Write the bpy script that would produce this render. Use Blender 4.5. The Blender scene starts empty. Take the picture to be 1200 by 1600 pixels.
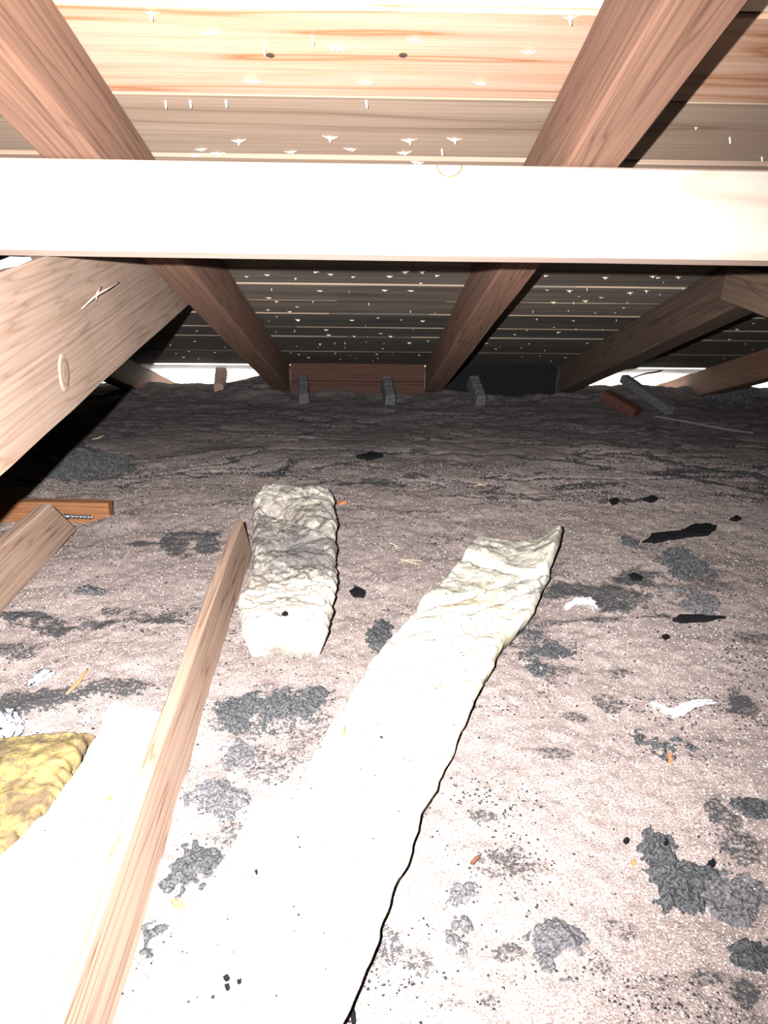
import bpy, bmesh, math, random
import numpy as np
from mathutils import Vector, Matrix

# ------------------------------------------------------------------ camera, light, exposure
scene = bpy.context.scene
COL = scene.collection
PITCH, YAW, ROLL = [math.radians(a) for a in (20.5, 1.3, 0.75)]
CAM = Vector((0, 0, 0.87))
fw = Vector((math.sin(YAW)*math.cos(PITCH), math.cos(YAW)*math.cos(PITCH), -math.sin(PITCH)))
rt0 = fw.cross(Vector((0, 0, 1))).normalized()
up0 = rt0.cross(fw)
rt = rt0*math.cos(ROLL) + up0*math.sin(ROLL)
up = -rt0*math.sin(ROLL) + up0*math.cos(ROLL)
M3 = Matrix((rt, up, -fw)).transposed()
cd = bpy.data.cameras.new('camera'); cd.lens = 27.0; cd.sensor_width = 36.0; cd.clip_start = 0.01
cam = bpy.data.objects.new('camera', cd); COL.objects.link(cam)
cam.matrix_world = Matrix.Translation(CAM) @ M3.to_4x4()
scene.camera = cam

world = bpy.data.worlds.new('overcast_sky'); scene.world = world; world.use_nodes = True
bg = world.node_tree.nodes['Background']
bg.inputs['Color'].default_value = (1.0, 0.97, 0.92, 1); bg.inputs['Strength'].default_value = 11.0

fl = bpy.data.lights.new('photo_flash', 'SPOT'); fl.energy = 2050; fl.color = (1.0, 0.965, 0.95)
fl.spot_size = math.radians(112); fl.spot_blend = 1.0; fl.shadow_soft_size = 0.006
flo = bpy.data.objects.new('photo_flash', fl); COL.objects.link(flo)
aim = (fw + rt*(-0.13) + up*0.0).normalized()
flo.matrix_world = Matrix.Translation(CAM + rt*(-0.075) + up*0.04) @ aim.to_track_quat('-Z', 'Y').to_matrix().to_4x4()

scene.view_settings.view_transform = 'Standard'; scene.view_settings.look = 'None'
scene.view_settings.exposure = 0.0; scene.view_settings.gamma = 1.0
scene.view_settings.use_curve_mapping = False

# ------------------------------------------------------------------ numpy noise
def _hash(ix, iy, s):
    h = (ix.astype(np.int64)*374761393 + iy.astype(np.int64)*668265263 + s*974634777) & 0xffffffff
    h = ((h ^ (h >> 13))*1274126177) & 0xffffffff
    return ((h ^ (h >> 16)) & 0xffff)/65535.0
def vnoise(x, y, s=0):
    x = np.asarray(x, float); y = np.asarray(y, float)
    ix = np.floor(x); iy = np.floor(y); fx = x-ix; fy = y-iy
    fx = fx*fx*(3-2*fx); fy = fy*fy*(3-2*fy)
    a = _hash(ix, iy, s); b = _hash(ix+1, iy, s); c = _hash(ix, iy+1, s); d = _hash(ix+1, iy+1, s)
    return (a*(1-fx)+b*fx)*(1-fy) + (c*(1-fx)+d*fx)*fy
def fbm(x, y, s=0, o=4):
    x = np.asarray(x, float); y = np.asarray(y, float)
    t = 0; a = .5; n = 0
    for k in range(o):
        t = t + a*vnoise(x, y, s+k*17); n += a; a *= .5; x = x*2.03+11.3; y = y*2.03+5.7
    return t/n
def sstep(a, b, v):
    t = np.clip((v-a)/(b-a), 0, 1); return t*t*(3-2*t)

# ------------------------------------------------------------------ materials
def nn(nt, typ, **kw):
    n = nt.nodes.new(typ)
    for k, v in kw.items():
        if hasattr(n, k): setattr(n, k, v)
        else: n.inputs[k].default_value = v
    return n
def ramp(nt, stops):
    r = nt.nodes.new('ShaderNodeValToRGB'); e = r.color_ramp.elements
    e[0].position, e[0].color = stops[0][0], (*stops[0][1], 1)
    e[1].position, e[1].color = stops[-1][0], (*stops[-1][1], 1)
    for p, c in stops[1:-1]:
        x = e.new(p); x.color = (*c, 1)
    return r
def mixc(nt, mode, fac, a, b):
    m = nt.nodes.new('ShaderNodeMix'); m.data_type = 'RGBA'; m.blend_type = mode
    for sock, v in ((m.inputs['Factor'], fac), (m.inputs['A'], a), (m.inputs['B'], b)):
        if hasattr(v, 'is_linked'): nt.links.new(v, sock)
        else: sock.default_value = v if isinstance(v, (int, float)) else (*v, 1)
    return m.outputs['Result'] if 'Result' in m.outputs and m.outputs['Result'].type == 'RGBA' else m.outputs[2]
def new_mat(name, rough=.8, spec=.2):
    m = bpy.data.materials.new(name); m.use_nodes = True
    b = m.node_tree.nodes['Principled BSDF']
    b.inputs['Roughness'].default_value = rough; b.inputs['Specular IOR Level'].default_value = spec
    return m, m.node_tree, b
ALB = .28     # surface colours darkened to weaken bounced light; the strong flash makes up for it
def surface_colour(nt, b, sock, k=None):
    k = ALB if k is None else k
    nt.links.new(mixc(nt, 'MULTIPLY', 1.0, sock, (k, k, k)), b.inputs['Base Color'])
def flat_mat(name, col, rough=.8, metal=0.0, var=.25, scale=60, spec=.15, k=None):
    m, nt, b = new_mat(name, rough, spec); b.inputs['Metallic'].default_value = metal
    tc = nn(nt, 'ShaderNodeTexCoord'); n = nn(nt, 'ShaderNodeTexNoise'); n.inputs['Scale'].default_value = scale; n.inputs['Detail'].default_value = 4
    nt.links.new(tc.outputs['Object'], n.inputs['Vector'])
    r = ramp(nt, [(.3, tuple(c*(1-var) for c in col)), (.7, tuple(min(1, c*(1+var)) for c in col))])
    nt.links.new(n.outputs['Fac'], r.inputs['Fac']); surface_colour(nt, b, r.outputs['Color'], k)
    bp = nn(nt, 'ShaderNodeBump'); bp.inputs['Strength'].default_value = .9 if 'lint' in name else .3; bp.inputs['Distance'].default_value = .005 if 'lint' in name else .002
    nt.links.new(n.outputs['Fac'], bp.inputs['Height']); nt.links.new(bp.outputs['Normal'], b.inputs['Normal'])
    return m
def wood_mat(name, light, dark, rings=9.0, cross=7.0, stain=None, stain_amt=.5, rough=.75, spec=.1, contrast=1.0, fuzzy=.35):
    """lengthwise grain along local X: contour-line growth rings, fibres, blotchy stain"""
    m, nt, b = new_mat(name, rough, spec); L = nt.links.new
    tc = nn(nt, 'ShaderNodeTexCoord'); oi = nn(nt, 'ShaderNodeObjectInfo')
    mul = nn(nt, 'ShaderNodeMath', operation='MULTIPLY'); L(oi.outputs['Random'], mul.inputs[0]); mul.inputs[1].default_value = 37.0
    comb = nn(nt, 'ShaderNodeCombineXYZ'); [L(mul.outputs[0], comb.inputs[i]) for i in range(3)]
    add = nn(nt, 'ShaderNodeVectorMath', operation='ADD'); L(tc.outputs['Object'], add.inputs[0]); L(comb.outputs[0], add.inputs[1])
    def noise(scale, detail=3, dist=0.0, rough_=.5):
        mp = nn(nt, 'ShaderNodeMapping'); mp.inputs['Scale'].default_value = scale; L(add.outputs[0], mp.inputs['Vector'])
        n = nn(nt, 'ShaderNodeTexNoise'); n.inputs['Scale'].default_value = 1; n.inputs['Detail'].default_value = detail
        n.inputs['Distortion'].default_value = dist; n.inputs['Roughness'].default_value = rough_
        L(mp.outputs[0], n.inputs['Vector']); return n.outputs['Fac']
    ring = noise((.45, cross, cross), 3, .12)
    k = nn(nt, 'ShaderNodeMath', operation='MULTIPLY'); L(ring, k.inputs[0]); k.inputs[1].default_value = rings*2
    pp = nn(nt, 'ShaderNodeMath', operation='PINGPONG'); L(k.outputs[0], pp.inputs[0]); pp.inputs[1].default_value = 1.0
    mid = tuple((a*.6+c*.4) for a, c in zip(light, dark))
    r = ramp(nt, [(0.0, light), (.55, tuple(a*.85+c*.15 for a, c in zip(light, dark))), (.85, mid), (1.0, dark)]); L(pp.outputs[0], r.inputs['Fac'])
    fib = noise((3.0, 170, 170), 3)
    fr = ramp(nt, [(.3, (1-fuzzy,)*3), (.7, (1.0,)*3)]); L(fib, fr.inputs['Fac'])
    c1 = mixc(nt, 'MULTIPLY', 1.0, r.outputs['Color'], fr.outputs['Color'])
    st = noise((1.6, 9, 9), 5, .6, .6)
    sr = ramp(nt, [(.42, (0, 0, 0)), (.68, (1, 1, 1))]); L(st, sr.inputs['Fac'])
    f = nn(nt, 'ShaderNodeMath', operation='MULTIPLY'); L(sr.outputs['Color'], f.inputs[0]); f.inputs[1].default_value = stain_amt
    c2 = mixc(nt, 'MIX', f.outputs[0], c1, stain or dark)
    # a little value change from piece to piece
    br = nn(nt, 'ShaderNodeMapRange'); L(oi.outputs['Random'], br.inputs[0]); br.inputs[3].default_value = .82; br.inputs[4].default_value = 1.1
    hv = nn(nt, 'ShaderNodeHueSaturation'); L(br.outputs[0], hv.inputs['Value']); L(c2, hv.inputs['Color'])
    surface_colour(nt, b, hv.outputs[0])
    hsum = nn(nt, 'ShaderNodeMath', operation='MULTIPLY_ADD'); L(pp.outputs[0], hsum.inputs[0]); hsum.inputs[1].default_value = -.3; L(fib, hsum.inputs[2])
    bp = nn(nt, 'ShaderNodeBump'); bp.inputs['Strength'].default_value = .35; bp.inputs['Distance'].default_value = .0015
    L(hsum.outputs[0], bp.inputs['Height']); L(bp.outputs['Normal'], b.inputs['Normal'])
    return m

M = {}
M['beam'] = wood_mat('pale_pine', (.56, .43, .37), (.46, .31, .25), rings=3, cross=5, stain=(.54, .37, .33), stain_amt=.3, fuzzy=.08)
M['rafter'] = wood_mat('red_brown_fir', (.285, .155, .105), (.145, .072, .047), rings=14, cross=12, stain=(.19, .105, .075), stain_amt=.6, fuzzy=.35)
M['rafter_shaded'] = wood_mat('shaded_fir', (.135, .09, .065), (.075, .045, .032), rings=14, cross=12, stain=(.06, .04, .03), stain_amt=.5, fuzzy=.35)  # darker copy of the rafter wood, dim light put into its colour
M['brace_shaded'] = wood_mat('shaded_brace', (.20, .135, .095), (.11, .07, .05), rings=14, cross=9, stain_amt=.4, fuzzy=.3)  # darker brace wood, the light falling off to the right put into its colour
M['brace'] = wood_mat('rough_fir', (.37, .265, .21), (.24, .15, .105), rings=20, cross=12, stain=(.30, .20, .14), stain_amt=.4, fuzzy=.3)
M['joist'] = wood_mat('joist_fir', (.55, .38, .29), (.27, .145, .09), rings=16, cross=15, stain=(.50, .33, .24), stain_amt=.3, fuzzy=.25)
M['ledger'] = wood_mat('orange_fir', (.36, .16, .065), (.20, .08, .035), rings=10, cross=14, stain_amt=.3)
M['blocking'] = wood_mat('red_blocking', (.095, .037, .023), (.05, .02, .013), rings=10, cross=20, stain_amt=.3)
M['deck_a'] = wood_mat('deck_orange', (.60, .395, .29), (.36, .15, .065), rings=7.0, cross=9, stain=(.44, .215, .11), stain_amt=.6, fuzzy=.15, rough=.5, spec=.3)
M['deck_b'] = wood_mat('deck_pale', (.78, .62, .50), (.62, .43, .31), rings=3, cross=6, stain=(.72, .52, .40), stain_amt=.5, fuzzy=.12, rough=.5, spec=.3)
M['deck_c'] = wood_mat('deck_tan', (.39, .285, .215), (.24, .155, .11), rings=4, cross=7, stain=(.33, .225, .16), stain_amt=.6, fuzzy=.2)
M['deck_d'] = wood_mat('deck_weathered', (.31, .255, .21), (.17, .13, .105), rings=5, cross=9, stain=(.12, .10, .085), stain_amt=.6, fuzzy=.3)
M['deck_e'] = wood_mat('deck_dark', (.15, .135, .115), (.07, .06, .05), rings=5, cross=9, stain=(.06, .055, .05), stain_amt=.6, fuzzy=.3)
M['edge'] = wood_mat('deck_edge_raw', (.42, .32, .23), (.30, .20, .13), rings=2, stain_amt=.3)
M['splinter'] = flat_mat('fresh_torn_wood', (.74, .64, .52), .7, var=.08)
M['torn'] = flat_mat('torn_fibres', (.46, .35, .29), .8, var=.1)
M['nail'] = flat_mat('bright_nail', (.66, .64, .62), .35, metal=.3, var=.05)
M['steel'] = flat_mat('zinc_screw', (.50, .55, .60), .3, metal=.9, var=.1)
M['black'] = flat_mat('black_char_and_shade', (.008, .008, .010), .9, var=.4, scale=120, spec=.05)
M['crumb'] = flat_mat('dark_crumb', (.030, .030, .036), .9, var=.5, scale=80, spec=.05)
M['clump'] = flat_mat('dark_grey_lint', (.08, .083, .088), .95, var=.7, scale=260, spec=.02)
M['clump_pale'] = flat_mat('mid_grey_lint', (.13, .127, .135), .95, var=.6, scale=240, spec=.02)
M['granule'] = flat_mat('pale_granule', (.62, .55, .52), .9, var=.2, scale=5)
M['fluff'] = flat_mat('white_fluff', (.80, .82, .86), .95, var=.2, scale=90)
M['fluff_grey'] = flat_mat('grey_fluff', (.34, .37, .44), .95, var=.3, scale=90)
M['chip'] = flat_mat('orange_wood_chip', (.55, .22, .09), .8, var=.3, scale=90)
M['chip_dark'] = flat_mat('dark_brown_chip', (.12, .05, .025), .8, var=.3, scale=90)
M['straw'] = flat_mat('dry_straw', (.70, .55, .32), .8, var=.2, scale=90)
M['white_paint'] = flat_mat('white_paint', (.85, .84, .80), .6, var=.04, scale=8, k=1.0)
M['cable'] = flat_mat('black_cable', (.02, .018, .016), .5, var=.2)
M['plain_wall'] = wood_mat('gable_board', (.10, .08, .06), (.06, .045, .035), rings=3)

def floor_mat():
    m, nt, b = new_mat('loose_fill', .95, .05); L = nt.links.new
    tc = nn(nt, 'ShaderNodeTexCoord')
    def noise(s, d=3, r=.6):
        n = nn(nt, 'ShaderNodeTexNoise'); n.inputs['Scale'].default_value = s; n.inputs['Detail'].default_value = d; n.inputs['Roughness'].default_value = r
        L(tc.outputs['Object'], n.inputs['Vector']); return n.outputs['Fac']
    big = ramp(nt, [(.3, (.37, .31, .29)), (.7, (.51, .435, .41))]); L(noise(2.2, 4), big.inputs['Fac'])
    fine = noise(330, 3, .7)
    fr = ramp(nt, [(.34, (.42, .40, .40)), (.5, (.92, .90, .90)), (.66, (1.35, 1.3, 1.28))]); L(fine, fr.inputs['Fac'])
    c = mixc(nt, 'MULTIPLY', 1.0, big.outputs['Color'], fr.outputs['Color'])
    mid = ramp(nt, [(.35, (.72, .70, .70)), (.6, (1, 1, 1))]); L(noise(34, 4, .7), mid.inputs['Fac'])
    c = mixc(nt, 'MULTIPLY', .8, c, mid.outputs['Color'])
    at = nn(nt, 'ShaderNodeAttribute'); at.attribute_name = 'soot'
    br = nn(nt, 'ShaderNodeMath', operation='MULTIPLY_ADD'); L(noise(150, 4, .75), br.inputs[0]); br.inputs[1].default_value = 3.0; br.inputs[2].default_value = -1.55
    sm = nn(nt, 'ShaderNodeMath', operation='ADD'); L(at.outputs['Fac'], sm.inputs[0]); L(br.outputs[0], sm.inputs[1])
    gate = nn(nt, 'ShaderNodeMath', operation='MULTIPLY'); L(sm.outputs[0], gate.inputs[0])
    has = nn(nt, 'ShaderNodeMapRange'); L(at.outputs['Fac'], has.inputs[0]); has.inputs[1].default_value = 0.02; has.inputs[2].default_value = .25; L(has.outputs[0], gate.inputs[1])
    sr = ramp(nt, [(.28, (0, 0, 0)), (.56, (1, 1, 1))]); L(gate.outputs[0], sr.inputs['Fac'])
    c = mixc(nt, 'MIX', sr.outputs['Color'], c, (.075, .075, .08))
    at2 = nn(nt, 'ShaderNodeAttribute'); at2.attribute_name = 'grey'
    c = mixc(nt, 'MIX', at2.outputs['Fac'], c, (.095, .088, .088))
    surface_colour(nt, b, c)
    bp = nn(nt, 'ShaderNodeBump'); bp.inputs['Strength'].default_value = .8; bp.inputs['Distance'].default_value = .004
    L(fine, bp.inputs['Height']); L(bp.outputs['Normal'], b.inputs['Normal'])
    return m
M['floor'] = floor_mat()

def batt_mat(name, base, tint, dirt, tint_at=(.5, .75), dirt_scale=26, ts=9):
    m, nt, b = new_mat(name, .95, .03); L = nt.links.new
    tc = nn(nt, 'ShaderNodeTexCoord')
    def noise(s, d=4, r=.6, dist=0, sc=(1, 1, 1)):
        mp = nn(nt, 'ShaderNodeMapping'); mp.inputs['Scale'].default_value = sc; L(tc.outputs['Object'], mp.inputs['Vector'])
        n = nn(nt, 'ShaderNodeTexNoise'); n.inputs['Scale'].default_value = s; n.inputs['Detail'].default_value = d; n.inputs['Roughness'].default_value = r; n.inputs['Distortion'].default_value = dist
        L(mp.outputs[0], n.inputs['Vector']); return n.outputs['Fac']
    r = ramp(nt, [(tint_at[0], base), (tint_at[1], tint)]); L(noise(ts, 5, .65, .8), r.inputs['Fac'])
    at = nn(nt, 'ShaderNodeAttribute'); at.attribute_name = 'soot'
    br = nn(nt, 'ShaderNodeMath', operation='MULTIPLY_ADD'); L(noise(dirt_scale, 6, .72, .6), br.inputs[0]); br.inputs[1].default_value = 2.2; br.inputs[2].default_value = -1.1
    sm = nn(nt, 'ShaderNodeMath', operation='ADD'); L(at.outputs['Fac'], sm.inputs[0]); L(br.outputs[0], sm.inputs[1])
    sr = ramp(nt, [(.25, (0, 0, 0)), (.75, (.85, .85, .85))]); L(sm.outputs[0], sr.inputs['Fac'])
    c = mixc(nt, 'MIX', sr.outputs['Color'], r.outputs['Color'], dirt)
    fib = noise(70, 5, .7, 1.2, (1, .5, 1))
    fr = ramp(nt, [(.3, (.82, .81, .78)), (.6, (1, 1, 1))]); L(fib, fr.inputs['Fac'])
    c = mixc(nt, 'MULTIPLY', 1.0, c, fr.outputs['Color'])
    surface_colour(nt, b, c)
    bp = nn(nt, 'ShaderNodeBump'); bp.inputs['Strength'].default_value = .6; bp.inputs['Distance'].default_value = .006
    L(fib, bp.inputs['Height']); L(bp.outputs['Normal'], b.inputs['Normal'])
    return m
M['batt'] = batt_mat('cream_fibreglass', (.72, .69, .60), (.66, .56, .30), (.13, .125, .12))
M['batt_dirty'] = batt_mat('dirty_fibreglass', (.74, .69, .61), (.44, .39, .34), (.11, .105, .11), tint_at=(.36, .6), dirt_scale=30)
M['batt_left'] = batt_mat('clean_fibreglass', (.95, .93, .86), (.92, .88, .62), (.3, .28, .26), (.55, .8))
M['batt_yellow'] = batt_mat('yellow_fibreglass', (.34, .265, .105), (.16, .115, .07), (.075, .065, .055), (.40, .58), dirt_scale=90, ts=26)

# ------------------------------------------------------------------ object helpers
def link(name, me, mat=None, parent=None):
    o = bpy.data.objects.new(name, me); COL.objects.link(o)
    if mat is not None and me is not None: me.materials.append(mat)
    if parent: o.parent = parent
    return o
def tag(o, label=None, cat=None, group=None, kind=None):
    for k, v in (('label', label), ('category', cat), ('group', group), ('kind', kind)):
        if v: o[k] = v
    return o
def arr_mesh(name, V, F, smooth=True, attrs=None):
    me = bpy.data.meshes.new(name); V = np.asarray(V, np.float32); F = np.asarray(F, np.int32)
    k = F.shape[1]
    me.vertices.add(len(V)); me.vertices.foreach_set('co', V.ravel())
    me.loops.add(F.size); me.loops.foreach_set('vertex_index', F.ravel())
    me.polygons.add(len(F)); me.polygons.foreach_set('loop_start', np.arange(0, F.size, k, dtype=np.int32))
    me.polygons.foreach_set('use_smooth', np.full(len(F), smooth))
    for n, a in (attrs or {}).items():
        at = me.attributes.new(n, 'FLOAT', 'POINT'); at.data.foreach_set('value', np.asarray(a, np.float32).ravel())
    me.update(calc_edges=True); me.validate()
    return me
def grid_faces(nu, nv):
    i = np.arange(nu-1)[:, None]*nv + np.arange(nv-1)[None, :]
    return np.stack([i, i+nv, i+nv+1, i+1], -1).reshape(-1, 4)
def bm_mesh(name, bm, smooth=False):
    me = bpy.data.meshes.new(name); bmesh.ops.recalc_face_normals(bm, faces=bm.faces); bm.to_mesh(me); bm.free()
    if smooth: me.polygons.foreach_set('use_smooth', [True]*len(me.polygons))
    return me
def timber_mesh(name, L, w, h, cut0=0.0, cut1=0.0, bev=.003, seed=0, wob=.0012, seg=14):
    """sawn timber along local X from 0 to L; cut0/cut1 shear the ends along local Z"""
    rnd = random.Random(seed); bm = bmesh.new()
    b = min(bev, w*.3, h*.3)
    prof = [(-w/2+b, -h/2), (w/2-b, -h/2), (w/2, -h/2+b), (w/2, h/2-b), (w/2-b, h/2), (-w/2+b, h/2), (-w/2, h/2-b), (-w/2, -h/2+b)]
    rings = []
    for i in range(seg+1):
        t = i/seg; x = t*L; dy = rnd.uniform(-wob, wob); dz = rnd.uniform(-wob, wob)
        sh = cut0*(1-t)**8 + cut1*t**8
        rings.append([bm.verts.new((x + sh*z/h, y+dy+rnd.uniform(-wob, wob)*.3, z+dz+rnd.uniform(-wob, wob)*.3)) for y, z in prof])
    for a, c in zip(rings, rings[1:]):
        for k in range(8): bm.faces.new((a[k], a[(k+1) % 8], c[(k+1) % 8], c[k]))
    bm.faces.new(rings[0]); bm.faces.new(rings[-1])
    return bm_mesh(name, bm)
def timber(name, p0, p1, w, h, mat, up=(0, 0, 1), parent=None, **kw):
    p0 = Vector(p0); p1 = Vector(p1); x = (p1-p0).normalized(); u = Vector(up); y = u.cross(x).normalized(); z = x.cross(y)
    me = timber_mesh(name, (p1-p0).length, w, h, **kw)
    o = link(name, me, mat, parent)
    o.matrix_world = Matrix.Translation(p0) @ Matrix((x, y, z)).transposed().to_4x4()
    return o
def tube_mesh(name, pts, r, n=8):
    bm = bmesh.new(); rings = []
    pts = [Vector(p) for p in pts]
    for i, p in enumerate(pts):
        t = (pts[min(i+1, len(pts)-1)] - pts[max(i-1, 0)]).normalized()
        a = t.orthogonal().normalized() if i == 0 else (a - t*a.dot(t)).normalized(); c = t.cross(a)
        rr = r if not isinstance(r, (list, tuple)) else r[i]
        rings.append([bm.verts.new(p + (a*math.cos(k*2*math.pi/n) + c*math.sin(k*2*math.pi/n))*rr) for k in range(n)])
    for q, s in zip(rings, rings[1:]):
        for k in range(n): bm.faces.new((q[k], q[(k+1) % n], s[(k+1) % n], s[k]))
    bm.faces.new(rings[0]); bm.faces.new(rings[-1])
    return bm_mesh(name, bm, True)
def bez(pts, n=6):
    """Catmull-Rom through the points"""
    P = [Vector(p) for p in pts]; P = [P[0]*2-P[1]] + P + [P[-1]*2-P[-2]]; out = []
    for i in range(1, len(P)-2):
        for k in range(n):
            t = k/n; a, b, c, d = P[i-1], P[i], P[i+1], P[i+2]
            out.append(.5*((2*b)+(c-a)*t+(2*a-5*b+4*c-d)*t*t+(3*b-a-3*c+d)*t**3))
    out.append(P[-2]); return out

# ------------------------------------------------------------------ roof shell
TAN = 1/3.0
def deck_z(y): return .268 + (3.83-y)*TAN
SL = Vector((0, 3, -1)).normalized(); NRM = Vector((0, -1, -3)).normalized()     # down the slope; out of the underside
X0, X1, YB, YE = -2.9, 3.1, -1.3, 5.0
# roof underlay above the boards
bm = bmesh.new()
for dz in (.022, .06):
    for x, y in ((X0, YB), (X1, YB), (X1, YE), (X0, YE)): bm.verts.new((x, y, deck_z(y)+dz))
bm.verts.ensure_lookup_table(); v = bm.verts
for f in ((0, 1, 2, 3), (4, 5, 6, 7), (0, 1, 5, 4), (1, 2, 6, 5), (2, 3, 7, 6), (3, 0, 4, 7)): bm.faces.new([v[i] for i in f])
ceiling = tag(link('ceiling', bm_mesh('ceiling', bm), M['deck_e']), kind='structure')
joints = [-1.3, -1.05, -.83, -.61, -.38, -.15, .075, .3, .525, .75, .975, 1.201, 1.427, 1.65, 1.875, 2.1, 2.323, 2.558, 2.76, 2.96, 3.194, 3.38, 3.56, 3.74, 3.93, 4.15, 4.3, 4.5, 4.7, 4.99]
rnd = random.Random(4)
board_of = []
for i, (a, b) in enumerate(zip(joints, joints[1:])):
    mk = 'deck_e' if b < .9 else 'deck_b' if b < 1.3 else 'deck_a' if b < 1.5 else 'deck_c' if b < 2.2 else 'deck_d' if b < 3.0 else 'deck_e' if b < 4.2 else 'white_paint'
    mid = (a+b)/2; off = .009 - (i % 2)*.0035 + rnd.uniform(-.002, .002)
    c = Vector((0, mid, deck_z(mid))) - NRM*off
    wl = (b-a)/math.cos(math.atan(TAN)) - .004
    o = timber('board', c + Vector((X0, 0, 0)), c + Vector((X1, 0, 0)), wl, .019, M[mk], up=-NRM, parent=ceiling, bev=.004, seed=i, wob=.0006, seg=24)
    board_of.append((a, b, o, off))
    if rnd.random() < .75 and 2.2 < b < 3.6 or abs(b-1.427) < .01:     # raw lip showing along the joint
        c2 = Vector((0, b+.003, deck_z(b+.003))) + NRM*.0005
        xa = X0
        while xa < X1:                                                   # torn here and there along its length
            xb = min(X1, xa + (6 if b < 2 else rnd.uniform(.35, 1.6)))
            timber('board_lip', c2 + Vector((xa, 0, 0)), c2 + Vector((xb, 0, 0)), rnd.uniform(.003, .008), .006, M['edge'], up=-NRM, parent=ceiling, bev=.001, seed=i+int(xa*99), wob=.0008, seg=8)
            xa = xb + rnd.uniform(.03, .5)

# gable and back walls, never seen, that keep the daylight out
def slab(name, pts, t, mat, kind):
    bm = bmesh.new(); n = (Vector(pts[1])-Vector(pts[0])).cross(Vector(pts[2])-Vector(pts[0])).normalized()*t
    A = [bm.verts.new(p) for p in pts]; B = [bm.verts.new(Vector(p)+n) for p in pts]
    bm.faces.new(A); bm.faces.new(B)
    for k in range(len(A)): bm.faces.new((A[k], A[(k+1) % len(A)], B[(k+1) % len(A)], B[k]))
    return tag(link(name, bm_mesh(name, bm), mat), kind=kind)
slab('wall_left', [(X0, YB, -.3), (X0, 4.3, -.3), (X0, 4.3, deck_z(4.3)+.04), (X0, YB, deck_z(YB)+.04)], -.05, M['plain_wall'], 'structure')
slab('wall_right', [(X1, YB, -.3), (X1, 4.3, -.3), (X1, 4.3, deck_z(4.3)+.04), (X1, YB, deck_z(YB)+.04)], .05, M['plain_wall'], 'structure')
slab('wall_back', [(X0, YB, -.3), (X1, YB, -.3), (X1, YB, deck_z(YB)+.04), (X0, YB, deck_z(YB)+.04)], .05, M['plain_wall'], 'structure')
tag(timber('trim_1', (X0, 4.36, -.06), (X1, 4.36, -.06), .09, .09, M['brace_shaded'], seed=70), kind='structure')      # wall plate under the rafters
tag(timber('trim_2', (X0, 4.97, -.16), (X1, 4.97, -.16), .02, .2, M['white_paint'], seed=71), kind='structure')  # fascia out in the daylight
tag(timber('trim_3', (X0, 4.86, -.25), (X1, 4.86, -.25), .1, .012, M['white_paint'], seed=72), kind='structure') # outer soffit strip

# ------------------------------------------------------------------ rafters and timbers
def rafter_axis(x, y, d=.07): return Vector((x, y, deck_z(y))) + NRM*d
rl = [(-1.275, 'rafter end emerging beyond the slanting brace, left of the bright left vent gap', .05),
      (-.465, 'reddish rough rafter with the long slanting brace nailed to its side', .0),
      (.35, 'reddish rough rafter with a black shadow, running from top right to mid floor', .0),
      (1.065, 'dark rafter with the short brace end nailed on, running above the right vent gap', .0),
      (1.875, 'short rafter end right of the bright right vent gap, mostly in the dark', .0)]
for i, (x, lab, _) in enumerate(rl):
    o = timber('rafter', rafter_axis(x, YB+.02), rafter_axis(x, 4.93), .09, .14, M['rafter_shaded' if i == 3 else 'rafter'], up=-NRM, seed=10+i, bev=.006, wob=.0015, seg=22)
    tag(o, lab, 'rafter', 'roof rafters')
pb = Vector((0, 1.306, .961)); pc = pb + NRM*.0745 + SL*.019
purlin = timber('purlin', pc + Vector((-2.5, 0, .006)), pc + Vector((2.7, 0, .0)), .038, .14, M['beam'], up=-NRM, seed=31, bev=.004, wob=.0008, seg=20)
tag(purlin, 'pale flash-lit beam lying across the whole frame under the rafters', 'beam')

brace = timber('brace', (-.533, -.3, .664-.095*1.32), (-.533, 2.13, .664+.09*1.11), .04, .258, M['brace'], seed=33, cut1=-.46, bev=.004, seg=18)
tag(brace, 'wide knotted brown brace plank slanting in from the left edge of the frame', 'brace', 'rafter braces')
brace2 = timber('brace', (.997, -.3, .685+.05-.07*2.48), (.997, 2.185, .685+.05), .04, .10, M['brace_shaded'], seed=34, bev=.004, seg=18)
tag(brace2, 'dim brown brace end fixed to the dark rafter at the right edge', 'brace', 'rafter braces')

# knots and the torn splinter on the brace
def ring_mat(name, core, ring, rim):
    m, nt, b = new_mat(name, .7, .2); tc = nn(nt, 'ShaderNodeTexCoord')
    fl2 = nn(nt, 'ShaderNodeVectorMath', operation='MULTIPLY'); nt.links.new(tc.outputs['Object'], fl2.inputs[0]); fl2.inputs[1].default_value = (1, 1, 0)
    n = nn(nt, 'ShaderNodeVectorMath', operation='LENGTH'); nt.links.new(fl2.outputs[0], n.inputs[0])
    r = ramp(nt, [(0, core), (.45, ring), (.62, core), (.85, rim), (1, rim)]); nt.links.new(n.outputs['Value'], r.inputs['Fac'])
    surface_colour(nt, b, r.outputs['Color']); return m
M['knot'] = ring_mat('brace_knot', (.17, .105, .068), (.27, .185, .13), (.31, .22, .165))
M['knot_dark'] = ring_mat('deck_knot', (.035, .025, .02), (.06, .04, .03), (.45, .2, .08))
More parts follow.
